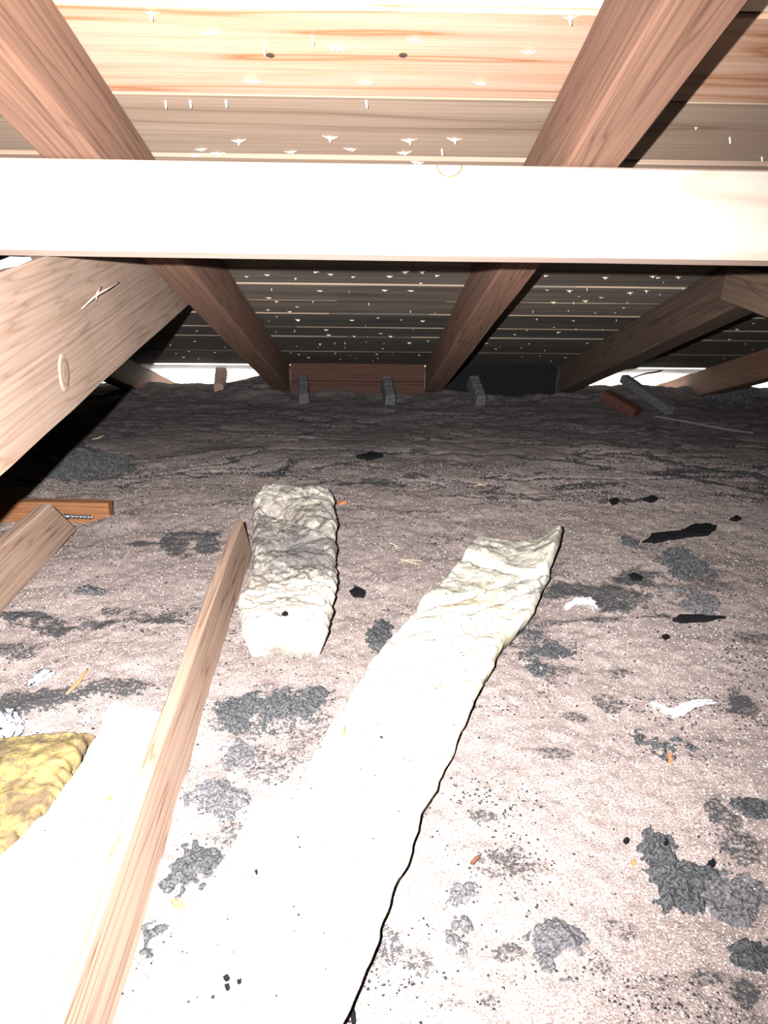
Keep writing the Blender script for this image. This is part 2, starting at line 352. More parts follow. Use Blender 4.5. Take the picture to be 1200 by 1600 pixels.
def knot(parent, loc, ax, ay, nrm, th, mat):
    bm = bmesh.new(); n = 20; rings = [[bm.verts.new((0, 0, 1))]]
    rr = random.Random(int(loc[0]*1000))
    for r, z in ((.35, .95), (.62, .8), (.85, .6), (1.0, -.5)):
        rings.append([bm.verts.new((r*math.cos(k*2*math.pi/n)*(1+rr.uniform(-.05, .05)), r*math.sin(k*2*math.pi/n)*(1+rr.uniform(-.05, .05)), z)) for k in range(n)])
    for k in range(n): bm.faces.new((rings[0][0], rings[1][k], rings[1][(k+1) % n]))
    for a, b in zip(rings[1:], rings[2:]):
        for k in range(n): bm.faces.new((a[k], b[k], b[(k+1) % n], a[(k+1) % n]))
    o = link('knot', bm_mesh('knot', bm, True), mat, parent)
    z = Vector(nrm).normalized(); x = Vector(ax); sx = x.length; x = (x - z*x.dot(z)).normalized(); y = z.cross(x)
    o.matrix_parent_inverse = Matrix.Identity(4)
    mw = Matrix.Translation(Vector(loc)) @ Matrix((x, y, z)).transposed().to_4x4() @ Matrix.Diagonal((sx, ay, th, 1))
    o.matrix_local = parent.matrix_world.inverted() @ mw if parent else mw
    return o
bpy.context.view_layer.update()
kb = Vector((-0.5100, 1.2969, 0.6317)); knot(brace, kb, (0, .004, .033), .022, (1, 0, 0), .0022, M['knot'])
sp = [Vector((-0.5090, 1.4130, 0.7244)), Vector((-0.5030, 1.4758, 0.7411)), Vector((-0.5000, 1.5438, 0.7497)), Vector((-0.5080, 1.6363, 0.7540))]
o = link('splinter', tube_mesh('splinter', bez(sp, 5), [.0006+.0022*math.sin(math.pi*min(1, (i+1)/17)) for i in range(16)], 5), M['torn'])
o.parent = brace; o.matrix_parent_inverse = brace.matrix_world.inverted()
sp = [Vector((-0.5090, 1.4902, 0.7306)), Vector((-0.5020, 1.4814, 0.7452)), Vector((-0.5080, 1.5245, 0.7534))]
o = link('splinter', tube_mesh('splinter', bez(sp, 5), [.0006+.0016*math.sin(math.pi*(i+1)/12) for i in range(11)], 5), M['torn'])
o.parent = brace; o.matrix_parent_inverse = brace.matrix_world.inverted()

te = timber('pale_top_edge', (-.532, .6, .664-.095*.42+.130), (-.532, 1.245, .664+.093*.225+.130), .034, .006, M['fluff'], parent=None, seed=36, bev=.002, wob=.002)  # pale strip laid along the top of the brace
te.parent = brace; te.matrix_parent_inverse = brace.matrix_world.inverted(); te['label'] = 'whitish strip along the top edge'
# exposed ceiling joists in the insulation
j1 = timber('ceiling_joist', (-.296, .0, .094-.058), (-.348, 1.995, .094-.058), .026, .118, M['joist'], up=(-.22, 0, 1), seed=41, bev=.003)
tag(j1, 'long sunk joist edge rising between the cream batts from the bottom edge', 'joist', 'exposed ceiling joists')
j2 = timber('ceiling_joist', (-.845, .4, .147-.07), (-.884, 2.06, .147-.07), .038, .14, M['joist'], up=(-.02, 0, 1), seed=42, bev=.005, cut1=-.16)
tag(j2, 'joist with bold dark grain and sawn end at the left edge', 'joist', 'exposed ceiling joists')
led = timber('cross_board', (-1.35, 2.26, .006), (-.80, 2.26, .006), .038, .10, M['ledger'], seed=43)
tag(led, 'orange cross board half sunk in insulation behind the left joist end', 'board')

# stub ends of the ceiling joists under the eave
M['stub'] = flat_mat('dust_coat', (.09, .09, .095), .95, var=.4, scale=90)
for i, (sx, sh, lab) in enumerate([(-.81, .135, 'pale lit joist stub standing in the left vent gap'),
        (-.337, .12, 'dust-coated joist stub just right of the braced rafter foot'),
        (.104, .115, 'dust-coated joist stub in front of the red-brown blocking board, right half'),
        (.564, .125, 'dust-coated joist stub just right of the middle rafter foot'),
        ]):
    o = timber('joist_stub', (sx+.01, 4.1 if i == 0 else 3.86, .02), (sx-.01, 4.33 if i == 0 else 4.055, sh-.03), .05, .1, M['brace'] if i == 0 else M['stub'], seed=50+i, cut1=-.05, bev=.008, wob=.002)
    tag(o, lab, 'joist', 'joist stubs along the eave')
bl = timber('blocking_board', (-.415, 4.12, .08), (.30, 4.12, .08), .022, .195, M['blocking'], seed=60)
lb2 = timber('ledge_strip', (-.415, 4.10, .075), (.30, 4.10, .075), .018, .02, M['blocking'], seed=65, bev=.002); lb2.parent = bl; lb2.matrix_parent_inverse = bl.matrix_world.inverted()
tag(bl, 'red-brown blocking board between the braced rafter and the middle rafter', 'board', 'eave blocking boards')
bl = timber('blocking_board', (.40, 4.12, .08), (1.015, 4.12, .08), .022, .195, M['black'], seed=61)  # added board, blackened to stand in for the darkness of this bay
tag(bl, 'added black board in the dark bay between the middle rafter and the dark rafter', 'board', 'eave blocking boards')

# lag screw beside the joist end
bm = bmesh.new(); n = 10; rings = []
for i in range(60):
    t = i/59; r = .0052 + .0022*math.cos(t*2*math.pi*7)
    if t < .12: r = .008
    if t > .93: r *= (1-t)/.07 + .05
    rings.append([bm.verts.new((t*.085, r*math.cos(k*2*math.pi/n), r*math.sin(k*2*math.pi/n))) for k in range(n)])
for q, s in zip(rings, rings[1:]):
    for k in range(n): bm.faces.new((q[k], q[(k+1) % n], s[(k+1) % n], s[k]))
bm.faces.new(rings[0]); bm.faces.new(rings[-1])
scr = link('lag_screw', bm_mesh('lag_screw', bm, True), M['steel'])
scr.location = (-.915, 2.185, .034); scr.rotation_euler = (0, .05, .05)
tag(scr, 'shiny threaded lag screw lying by the left joist end', 'screw')

ka = Vector((0.1241, 1.3050, 0.9573)) + SL*(-.0008)
ring = [ka + Vector((1, 0, 0))*(.019*math.cos(a)) + NRM*(.017*math.sin(a)) for a in [math.pi*k/14 for k in range(15)]]
o = link('knot', tube_mesh('knot', ring, .0013, 6), M['ledger']); o.parent = purlin; o.matrix_parent_inverse = purlin.matrix_world.inverted()
# ------------------------------------------------------------------ nail points through the deck
def nail_mesh(kind, seed):
    r = random.Random(seed); bm = bmesh.new()
    def wing(s, L, d):
        p = [(0, .0022, 0), (0, -.0022, 0), (s*L*.5, -.001, -d*.35), (s*L, 0, .0005), (s*L*.45, .003, .0005)]
        a = [bm.verts.new(q) for q in p]; t = bm.verts.new((s*L*.12, -.0015, -d)); bot = bm.verts.new((s*L*.3, .002, .0015))
        bm.faces.new((a[1], a[2], t)); bm.faces.new((a[0], a[1], t)); bm.faces.new((a[2], a[3], t)); bm.faces.new((a[3], a[4], t)); bm.faces.new((a[4], a[0], t))
        bm.faces.new((a[0], a[4], bot)); bm.faces.new((a[4], a[3], bot)); bm.faces.new((a[3], a[2], bot)); bm.faces.new((a[2], a[1], bot)); bm.faces.new((a[1], a[0], bot))
    def spike(L, rad):
        b = [bm.verts.new((rad*math.cos(k*math.pi/3), rad*math.sin(k*math.pi/3), .001)) for k in range(6)]
        m = [bm.verts.new((rad*.9*math.cos(k*math.pi/3)+.001, rad*.9*math.sin(k*math.pi/3), -L*.75)) for k in range(6)]
        t = bm.verts.new((.0015, 0, -L))
        for k in range(6):
            bm.faces.new((b[k], b[(k+1) % 6], m[(k+1) % 6], m[k])); bm.faces.new((m[k], m[(k+1) % 6], t))
        bm.faces.new(b)
    if kind in 'vt':
        wing(-1, r.uniform(.008, .015), r.uniform(.004, .007)); wing(1, r.uniform(.008, .015), r.uniform(.004, .007))
    if kind in 'ti': spike(r.uniform(.006, .011), .0017)
    if kind == 'l': wing(1, r.uniform(.014, .022), .006)
    return bm_mesh('nail_tip', bm)
nail_meshes = {}
for kd in 'vtil':
    nail_meshes[kd] = []
    for s in range(3):
        me = nail_mesh(kd, s*7+ord(kd)); me.materials.append(M['nail'] if kd == 'i' else M['splinter']); nail_meshes[kd].append(me)
spots = [(-0.224, 1.258, 'v'), (0.066, 1.267, 'v'), (-0.050, 1.289, 'v'), (-0.188, 1.380, 'v'), (-0.005, 1.380, 'v'), (0.176, 1.376, 'v'), (-0.320, 1.626, 'v'), (-0.296, 1.642, 'v'), (-0.150, 1.631, 'v'), (-0.035, 1.617, 'v'), (0.065, 1.627, 'v'), (0.092, 1.659, 'v'), (0.234, 1.291, 'v'), (-0.311, 2.465, 'v'), (-0.116, 2.451, 'v'), (0.062, 2.464, 'v'), (0.112, 2.408, 'v'), (-0.161, 2.628, 'v'), (0.050, 2.611, 'v'), (0.138, 2.615, 'v'), (-0.342, 2.726, 'v'), (-0.292, 2.935, 'v'), (-0.065, 3.061, 'v'), (-0.276, 3.060, 'v'), (-0.177, 3.242, 'v'), (-0.172, 3.345, 'v'), (0.209, 3.060, 'v'), (-0.297, 1.217, 't'), (-0.074, 1.569, 't'), (0.157, 1.569, 't'), (0.074, 1.575, 't'), (-0.245, 1.588, 't'), (0.271, 1.210, 't'), (0.109, 2.415, 't'), (0.161, 2.413, 't'), (-0.274, 3.071, 't'), (0.094, 3.359, 't'), (0.181, 3.481, 't'), (-0.220, 3.530, 't'), (0.866, 2.431, 't'), (0.725, 2.450, 't'), (0.656, 2.593, 't'), (0.861, 2.608, 't'), (0.747, 2.721, 't'), (0.946, 2.435, 't'), (0.642, 2.744, 't'), (0.904, 2.583, 't'), (-0.343, 1.454, 'i'), (-0.301, 1.451, 'i'), (-0.241, 1.449, 'i'), (-0.155, 1.292, 'i'), (0.138, 1.614, 'i'), (-0.006, 1.442, 'i'), (-0.083, 1.270, 'i'), (-0.318, 2.611, 'i'), (-0.000, 2.799, 'i'), (-0.195, 2.771, 'i'), (0.153, 2.905, 'i'), (-0.152, 3.497, 'i'), (-0.106, 3.495, 'i'), (-0.161, 3.767, 'i'), (-0.308, 3.261, 'i'), (0.705, 2.568, 'i'), (0.895, 2.732, 'i'), (1.012, 2.555, 'i'), (0.710, 2.741, 'i'), (0.602, 2.885, 'i'), (0.950, 3.004, 'i'), (0.834, 2.895, 'i'), (0.661, 1.550, 'i'), (0.762, 1.626, 'i'), (-0.345, 1.649, 'l'), (-0.167, 2.426, 'l'), (0.203, 2.451, 'l'), (-0.328, 2.786, 'l'), (0.784, 3.246, 'l'), (0.534, 2.438, 'l'), (0.881, 2.444, 'l')]
def board_face(y):
    for a, b, o, off in board_of:
        if a <= y < b: return off - .0095
    return 0
rn = random.Random(77)
def put_nail(x, y, kd, sc):
    o = bpy.data.objects.new('nail_tip', rn.choice(nail_meshes[kd])); COL.objects.link(o)
    p = Vector((x, y, deck_z(y))) - NRM*(board_face(y)-.0002)
    zax = -NRM; xa = Vector((math.cos(.25*rn.uniform(-1, 1)), math.sin(.25*rn.uniform(-1, 1)), 0)); xa = (xa - zax*xa.dot(zax)).normalized()
    o.matrix_world = Matrix.Translation(p) @ Matrix((xa, zax.cross(xa), zax)).transposed().to_4x4() @ Matrix.Scale(sc, 4)
    o.parent = ceiling
for x, y, kd in spots: put_nail(x, y, kd, 1.25 if y < 2 else .9)
used = [(x, y) for x, y, k in spots]
def on_rafter(x): return any(abs(x-r[0]) < .065 for r in rl)
tries = 0
while len(used) < 250 and tries < 9000:
    tries += 1
    y = rn.choice([2.5, 2.63, 2.78, 2.9, 3.05, 3.2, 3.33, 3.47, 3.62, 3.8, 3.95, 1.5, 1.62]) + rn.uniform(-.05, .05); x = rn.uniform(-1.2, 1.9)
    if y < 2 and x < .45: continue
    if on_rafter(x) or any((x-a)**2+(y-b)**2 < .0035 for a, b in used): continue
    used.append((x, y)); put_nail(x, y, rn.choice('vvtiil'), rn.uniform(.4, .75))
# dark knots in the orange board
for kx, ky in [(-0.148, 1.311), (0.049, 1.305)]:
    bo = [o for a, b, o, off in board_of if a <= ky < b][0]
    p = Vector((kx, ky, deck_z(ky))) - NRM*(board_face(ky)+.0006)
    knot(bo, p, (.0085, 0, 0), .009, NRM, .002, M['knot_dark'])

# ------------------------------------------------------------------ the loose fill floor
# dark grey soot and lint patches: x, y, rx, ry, strength
patches = [(0.024, 0.738, 0.025, 0.043, 0.60), (0.056, 0.710, 0.020, 0.018, 0.50), (0.188, 0.723, 0.025, 0.014, 0.55), (0.562, 0.953, 0.022, 0.033, 0.70), (0.459, 0.663, 0.025, 0.020, 0.70), (0.173, 0.955, 0.032, 0.014, 0.70), (0.532, 1.752, 0.074, 0.058, 0.80), (0.622, 1.699, 0.080, 0.090, 0.80), (0.740, 1.274, 0.043, 0.057, 0.70), (0.521, 1.366, 0.032, 0.029, 0.70), (-0.507, 2.054, 0.084, 0.085, 0.80), (-0.683, 1.579, 0.110, 0.048, 0.90), (-0.622, 1.275, 0.092, 0.047, 0.85), (-0.658, 1.243, 0.048, 0.053, 0.90), (-0.497, 1.307, 0.075, 0.036, 0.70), (0.477, 1.264, 0.030, 0.026, 0.60), (0.397, 1.222, 0.020, 0.020, 0.60), (0.335, 1.110, 0.029, 0.021, 0.50), (0.558, 0.900, 0.029, 0.038, 0.60), (-0.214, 0.917, 0.029, 0.034, 0.60), (0.339, 0.755, 0.020, 0.016, 0.40), (0.427, 0.681, 0.032, 0.012, 0.60), (0.078, 0.962, 0.020, 0.022, 0.50), (0.072, 0.710, 0.013, 0.020, 0.50), (-0.172, 1.223, 0.114, 0.081, 0.50), (0.843, 1.791, 0.101, 0.130, 0.50), (0.102, 1.164, 0.016, 0.049, 0.45), (0.363, 1.482, 0.086, 0.125, 0.50), (0.211, 0.853, 0.046, 0.035, 0.42), (-0.168, 1.094, 0.066, 0.051, 0.50), (0.072, 1.036, 0.021, 0.019, 0.50), (-1.036, 2.753, 0.188, 0.130, 0.70), (0.461, 1.887, 0.070, 0.083, 0.50), (0.704, 1.828, 0.068, 0.055, 0.70), (-0.200, 1.923, 0.035, 0.085, 0.30), (0.879, 1.511, 0.044, 0.034, 0.50), (0.146, 0.658, 0.015, 0.011, 0.50), (0.099, 0.650, 0.031, 0.013, 0.50), (0.297, 0.699, 0.015, 0.018, 0.45), (-0.746, 1.452, 0.054, 0.037, 0.60), (-0.595, 1.626, 0.060, 0.032, 0.60), (-0.497, 1.595, 0.089, 0.031, 0.60)]
bands = [(-0.857, 1.609, -0.420, 1.580, 0.016, 0.90), (-0.690, 2.052, -0.444, 2.018, 0.012, 0.80), (-0.101, 2.583, 0.201, 2.700, 0.020, 0.80), (-0.038, 2.971, 0.248, 3.015, 0.020, 0.80), (0.254, 2.486, 0.703, 2.428, 0.012, 0.80), (0.782, 2.398, 0.995, 2.452, 0.014, 0.90), (1.128, 2.971, 1.486, 2.686, 0.020, 0.90), (0.821, 3.106, 1.133, 3.065, 0.015, 0.70), (0.195, 3.533, 0.929, 3.319, 0.020, 0.70), (-0.717, 3.768, 0.077, 3.658, 0.020, 0.70), (-0.857, 2.881, -0.410, 3.075, 0.012, 0.70), (-0.305, 2.579, -0.103, 2.619, 0.010, 0.60), (-1.310, 3.747, -0.579, 3.919, 0.020, 0.70), (0.897, 3.555, 1.697, 3.231, 0.020, 0.80), (0.414, 1.584, 0.728, 1.617, 0.010, 0.60), (0.245, 1.553, 0.419, 1.539, 0.010, 0.50), (-0.156, 2.353, 0.219, 2.329, 0.010, 0.40), (1.104, 2.757, 1.397, 2.505, 0.014, 0.80)]
def soot_at(x, y):
    s = np.zeros_like(x)
    nz = .5 + 1.5*(fbm(x*26, y*26, 5, 5)-.5)
    for px, py, rx, ry, st in patches:
        d = ((x-px)/rx)**2 + ((y-py)/ry)**2
        s = np.maximum(s, st*sstep(1.5, .25, d + (nz-.5)*2.4))
    for ax, ay, bx, by, w, st in bands:
        t = np.clip(((x-ax)*(bx-ax)+(y-ay)*(by-ay))/((bx-ax)**2+(by-ay)**2), 0, 1)
        d = np.hypot(x-ax-t*(bx-ax), (y-ay-t*(by-ay)))
        s = np.maximum(s, st*sstep(w*1.6, w*.2, d + (nz-.5)*w*3.0))
    return s
def crack_at(x, y):
    n = fbm(x*1.1 + 3, y*4.2, 21, 3)
    far = sstep(2.2, 2.9, y)
    c = np.zeros_like(x)
    for lv in (.36, .46, .56, .66):
        c = np.maximum(c, np.exp(-((n-lv)/.014)**2)*sstep(.36, .56, fbm(x*2.3+lv*90, y*5, 33, 3)))
    return c*far
def floor_h(x, y):
    x = np.asarray(x, float); y = np.asarray(y, float)
    h = .030*(fbm(x*2.2, y*2.2, 1, 3)-.5) + .016*(fbm(x*11, y*11, 2, 3)-.5) + .006*(fbm(x*45, y*45, 3, 3)-.5)
    far = sstep(2.1, 2.8, y)
    rows = fbm(x*1.1 + 3, y*4.2, 21, 3)
    h = h + far*.036*(rows-.5)
    h = h - .008*crack_at(x, y)
    eave = sstep(3.75, 4.15, y)
    h = h + eave*(.055*(fbm(x*7, y*7, 9, 3)-.45) + .015)
    h = h + sstep(3.9, 4.2, y)*(.055*np.exp(-((x+.58)/.16)**2) + .02*np.exp(-((x-1.35)/.3)**2))
    h = h - .014*sstep(.3, .05, np.hypot(x+1.0, (y-2.15)*1.2)) + .02*sstep(.10, .02, np.hypot(x+.78, y-2.23))
    return h
xs = np.linspace(-2.85, 3.05, 1180)
ys = np.concatenate([np.linspace(-1.28, .45, 40)[:-1], np.linspace(.45, 1.7, 330)[:-1], np.linspace(1.7, 2.8, 190)[:-1], np.linspace(2.8, 4.34, 190)])
xs = np.concatenate([np.linspace(-2.91, -1.35, 90)[:-1], np.linspace(-1.35, 1.5, 720)[:-1], np.linspace(1.5, 3.11, 130)])
GX, GY = np.meshgrid(xs, ys, indexing='ij')
S = soot_at(GX, GY); CR = crack_at(GX, GY)
H = floor_h(GX, GY) + .008*S*fbm(GX*60, GY*60, 8, 3)
soot = np.clip(np.maximum(.9*S, CR*1.1) + .2*sstep(.58, .75, fbm(GX*6, GY*9, 12, 4)), 0, 1)
grey = .85*sstep(2.4, 3.6, GY + 1.1*(fbm(GX*2, GY*4, 14, 4)-.5))  # grime towards the eave, with the falloff of light painted in as well
V = np.stack([GX, GY, H], -1).reshape(-1, 3)
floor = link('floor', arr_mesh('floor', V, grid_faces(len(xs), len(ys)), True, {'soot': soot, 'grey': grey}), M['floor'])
tag(floor, kind='structure')
def fz(x, y): return float(floor_h(np.array([x]), np.array([y]))[0])

# ------------------------------------------------------------------ granules and crumbs lying loose on the fill
OV = np.array([(1, 0, 0), (-1, 0, 0), (0, 1, 0), (0, -1, 0), (0, 0, 1), (0, 0, -1)], float)
OF = np.array([(0, 2, 4), (2, 1, 4), (1, 3, 4), (3, 0, 4), (2, 0, 5), (1, 2, 5), (3, 1, 5), (0, 3, 5)])
def bits(name, x, y, size, mat, parent, flat=.6, seed=0, zf=None, label=None):
    g = np.random.default_rng(seed); n = len(x)
    if n == 0: return
    V = OV[None]*(size[:, None, None]*g.uniform(.55, 1.3, (n, 6, 1)))
    V[:, :, 2] *= flat
    a = g.uniform(0, 6.28, n); ca, sa = np.cos(a)[:, None], np.sin(a)[:, None]
    X = V[:, :, 0]*ca - V[:, :, 1]*sa; Y = V[:, :, 0]*sa + V[:, :, 1]*ca
    z = (zf or floor_h)(x, y)
    W = np.stack([X+x[:, None], Y+y[:, None], V[:, :, 2]+z[:, None]+size[:, None]*flat*.3], -1).reshape(-1, 3)
    F = (OF[None] + (np.arange(n)*6)[:, None, None]).reshape(-1, 3)
    o = link(name, arr_mesh(name, W, F, False), mat, parent); o['kind'] = 'stuff'
    return o
g = np.random.default_rng(3)
n = 52000
y = .42 + 2.5*g.random(n)**1.7; x = g.uniform(-1.0, 1.1, n)*np.clip(.35+.55*y, 0, 1.6)
keep = soot_at(x, y) < .35
x, y = x[keep], y[keep]
bits('pale_granule', x, y, g.uniform(.0009, .0023, len(x)), M['granule'], floor, .7, 1)
n = 210000
y = .42 + 3.7*g.random(n)**1.3; x = g.uniform(-1.1, 1.25, n)*np.clip(.35+.5*y, 0, 2)
p = .014 + .95*soot_at(x, y) + 1.2*crack_at(x, y) + .30*sstep(.60, .74, fbm(x*5, y*8, 12, 4))
keep = g.random(n) < p
x, y = x[keep], y[keep]
bits('dark_crumb', x, y, g.uniform(.0010, .0040, len(x))*np.clip(.5+.33*y, .7, 1.9), M['crumb'], floor, .7, 2)

# ------------------------------------------------------------------ dark clumps of lint as things of their own
def clump(cx, cy, rx, ry, hgt, mat, seed, name='lint_clump'):
    n = 74; u = np.linspace(-1.5, 1.5, n); U, W = np.meshgrid(u, u, indexing='ij')
    x = cx + U*rx; y = cy + W*ry
    val = .95 - .8*(U**2 + W**2) + 3.6*(fbm(x*20+seed*3.7, y*24, seed, 5)-.5) + 1.3*(fbm(x*110, y*110, seed+2, 2)-.5)
    val = np.where(np.maximum(abs(U), abs(W)) > 1.46, -1, val)
    z = floor_h(x, y) - .003 + hgt*np.clip(val+.05, 0, 1.1)**.7*(.35+1.3*fbm(x*120, y*120, seed+5, 3))
    F = grid_faces(n, n); ok = (val.ravel()[F] > 0).sum(1) >= 3; F = F[ok]
    V = np.stack([x, y, z], -1).reshape(-1, 3)
    idx = np.unique(F); mp = -np.ones(len(V), int); mp[idx] = np.arange(len(idx)); V = V[idx]; F = mp[F]
    V[:, 2] -= 0
    c = np.array([cx, cy, fz(cx, cy)])
    o = link(name, arr_mesh(name, V-c, F, False), mat); o.location = c
    sol = o.modifiers.new('body', 'SOLIDIFY'); sol.thickness = .004; sol.offset = -1
    return o
for i, (cx, cy, rx, ry, hg, mk, lab) in enumerate([(-0.237, 1.223, 0.046, 0.052, 0.010, 'clump', 'ragged dark grey clump between joist and long batt, left half of a pair'),
    (-0.141, 1.251, 0.054, 0.063, 0.012, 'clump', 'ragged dark grey clump nearest the long batt under the short batt'),
    (-0.192, 1.107, 0.053, 0.038, 0.008, 'clump_pale', 'pale grey clump below the pair of dark clumps left of the long batt'),
    (-0.237, 0.988, 0.039, 0.043, 0.009, 'clump_pale', 'mid grey clump beside the joist, halfway down the gap to the long batt'),
    (-0.245, 0.860, 0.037, 0.052, 0.010, 'clump', 'dark grey clump pressed against the lower left side of the long batt'),
    (-0.277, 0.748, 0.018, 0.039, 0.008, 'clump', 'small dark grey clump lowest in the gap between joist and long batt'),
    (0.432, 0.861, 0.043, 0.060, 0.016, 'clump', 'largest dark grey clump, at the lower right of the pale fill'),
    (0.506, 0.804, 0.041, 0.037, 0.011, 'clump_pale', 'flat grey clump right of the largest dark clump'),
    (0.494, 0.840, 0.020, 0.032, 0.010, 'clump', 'narrow dark clump touching the flat grey clump at lower right'),
    (0.530, 1.149, 0.051, 0.041, 0.012, 'clump', 'dark grey two-lobed clump below the white wisp at right'),
    (0.249, 0.729, 0.030, 0.045, 0.008, 'clump_pale', 'grey clump low on the right of the long batt, in the brightest fill'),
    (0.134, 0.808, 0.020, 0.028, 0.007, 'clump_pale', 'small grey clump, upper of two right of the long batt near the bottom'),
    (0.125, 0.752, 0.019, 0.025, 0.007, 'clump_pale', 'small grey clump, lower of two right of the long batt near the bottom'),
    (0.384, 1.471, 0.051, 0.093, 0.010, 'clump', 'dark grey clump against the right side of the long batt'),
    (0.033, 1.543, 0.026, 0.106, 0.007, 'clump', 'narrow dark clump in the gap between the short batt and the long batt'),
    (0.865, 1.899, 0.048, 0.101, 0.018, 'clump', 'rounded dark grey clump above the lower black shard at right'),
    (0.811, 1.686, 0.045, 0.062, 0.012, 'clump_pale', 'grey clump just above the lower black shard at right'),
    (-1.073, 2.792, 0.138, 0.130, 0.022, 'clump', 'big dark lump in the shade below the slanting brace'),
    (0.499, 0.714, 0.025, 0.017, 0.009, 'clump', 'dark grey clump at the right edge, near the bottom'),
    (0.622, 0.976, 0.027, 0.026, 0.009, 'clump', 'dark grey clump at the right edge, level with the long batt middle'),
    (0.782, 2.068, 0.027, 0.044, 0.010, 'clump', 'small dark clump left of the long black shard'),
    (1.989, 4.145, 0.131, 0.130, 0.030, 'clump', 'dark lump of lint in the far right corner under the eave')]):
    tag(clump(cx, cy, rx, ry, hg, M[mk], 100+i), lab, 'lint clump', 'grey lint clumps on the loose fill')

# ------------------------------------------------------------------ fibreglass batts
def polyline(P, t):
    P = np.asarray(P, float); d = np.r_[0, np.cumsum(np.hypot(*np.diff(P, axis=0).T))]; d /= d[-1]
    return np.stack([np.interp(t, d, P[:, 0]), np.interp(t, d, P[:, 1])], -1)
def batt(name, left, right, hgt, mat, seed, sootf, nu=70, nv=180, bump=.012, edge=.10, creases=(), curl=None, jag=.006, base=0.0):
    t = np.linspace(0, 1, nv); A = polyline(left, t); B = polyline(right, t)
    jl = jag*2*(fbm(t*38, t*0+seed, seed, 3)-.5); jr = jag*2*(fbm(t*38, t*0+seed+9, seed+1, 3)-.5)
    A[:, 0] += jl; B[:, 0] += jr
    u = np.linspace(0, 1, nu); u = .5-.5*np.cos(np.pi*u)*.6 - .5*(1-2*u)*.4
    P = A[None]*(1-u)[:, None, None] + B[None]*u[:, None, None]
    x, y = P[..., 0], P[..., 1]
    wdt = np.hypot(B[:, 0]-A[:, 0], B[:, 1]-A[:, 1])[None]; Ln = np.hypot(*(A[-1]-A[0]))
    dist = np.minimum(np.minimum(u, 1-u)[:, None]*wdt, np.minimum(t, 1-t)[None]*Ln)
    prof = .35+.65*np.clip(dist/(edge*.22), 0, 1); prof = np.sqrt(np.clip(1-(1-prof)**2, 0, 1))
    top = hgt + bump*2*(fbm(x*9, y*9, seed+3, 4)-.5) + bump*.6*(fbm(x*32, y*32, seed+4, 3)-.5) + bump*.35*(fbm(x*110, y*110, seed+6, 2)-.5)
    for ct, cw, cdp, sl in creases:
        tt = t[None] - ct - sl*(u[:, None]-.5) - .03*(fbm(u*6, u*0+ct*9, seed, 3)[:, None]-.5)
        top = top - cdp*np.exp(-(tt/cw)**2)
    if curl is not None: top = top + curl(u[:, None], t[None])
    b0 = floor_h(x, y) + base - .004
    z = b0 + top*prof
    V = np.stack([x, y, z], -1).reshape(-1, 3)
    V2 = np.stack([x, y, np.minimum(b0-.004, z-.003)], -1)
    cen = (A+B)/2
    k = np.clip(1-.022/np.maximum(wdt/2, .05), .7, 1)[..., None]
    V2[..., :2] = cen[None] + (V2[..., :2]-cen[None])*k; V2 = V2.reshape(-1, 3)
    F = grid_faces(nu, nv); nV = len(V)
    F2 = F[:, ::-1] + nV
    iu = np.arange(nu)*nv; iv = np.arange(nv)
    loop = np.concatenate([iv, iu[1:]+nv-1, (nu-1)*nv+iv[::-1][1:], iu[::-1][1:-1]])
    l2 = np.roll(loop, -1); F3 = np.stack([loop, l2, l2+nV, loop+nV], -1)
    s = np.concatenate([np.clip(sootf(u[:, None]+0*t[None], t[None]+0*u[:, None]), 0, 1).ravel(), np.zeros(nV)])
    me = arr_mesh(name, np.concatenate([V, V2]), np.concatenate([F, F2, F3]), True, {'soot': s})
    bm = bmesh.new(); bm.from_mesh(me); bmesh.ops.recalc_face_normals(bm, faces=bm.faces); bm.to_mesh(me); bm.free()
    o = link(name, me, mat)
    def surf(px, py):
        px = np.atleast_1d(px); py = np.atleast_1d(py); fx = x.ravel(); fy = y.ravel(); fzv = z.ravel(); out = []
        for a, b in zip(px, py): out.append(fzv[np.argmin((fx-a)**2+(fy-b)**2)])
        return np.array(out)
    def at(uu, tt):
        i = np.clip(np.searchsorted(u, uu), 0, nu-1); j = np.clip((np.asarray(tt)*(nv-1)).astype(int), 0, nv-1)
        return x[i, j], y[i, j], z[i, j]
    return o, surf, at
def specks(o, at, n, seed, size, umean=None, mat='crumb', tr=(0.02, .98), dens=None):
    g = np.random.default_rng(seed); uu = g.uniform(.04, .96, n*6); tt = g.uniform(*tr, n*6)
    if dens is not None:
        k = g.random(n*6) < dens(uu, tt); uu, tt = uu[k], tt[k]
    uu, tt = uu[:n], tt[:n]
    x, y, z = at(uu, tt); s = g.uniform(*size, len(x))*g.uniform(.5, 1.2, len(x))
    b = bits('speck', x, y, s, M[mat], o, .6, seed, zf=lambda a, c: z)
    b.parent = o
long_l = [(-.275, .33), (-.277, .58), (-.205, .82), (-.168, .935), (-.118, .975), (.036, 1.414), (.184, 1.734), (.262, 1.90), (.303, 2.0)]
long_r = [(-.09, .33), (-.022, .60), (.031, .754), (.077, .89), (.133, 1.04), (.293, 1.43), (.382, 1.56), (.50, 1.86), (.555, 2.02)]
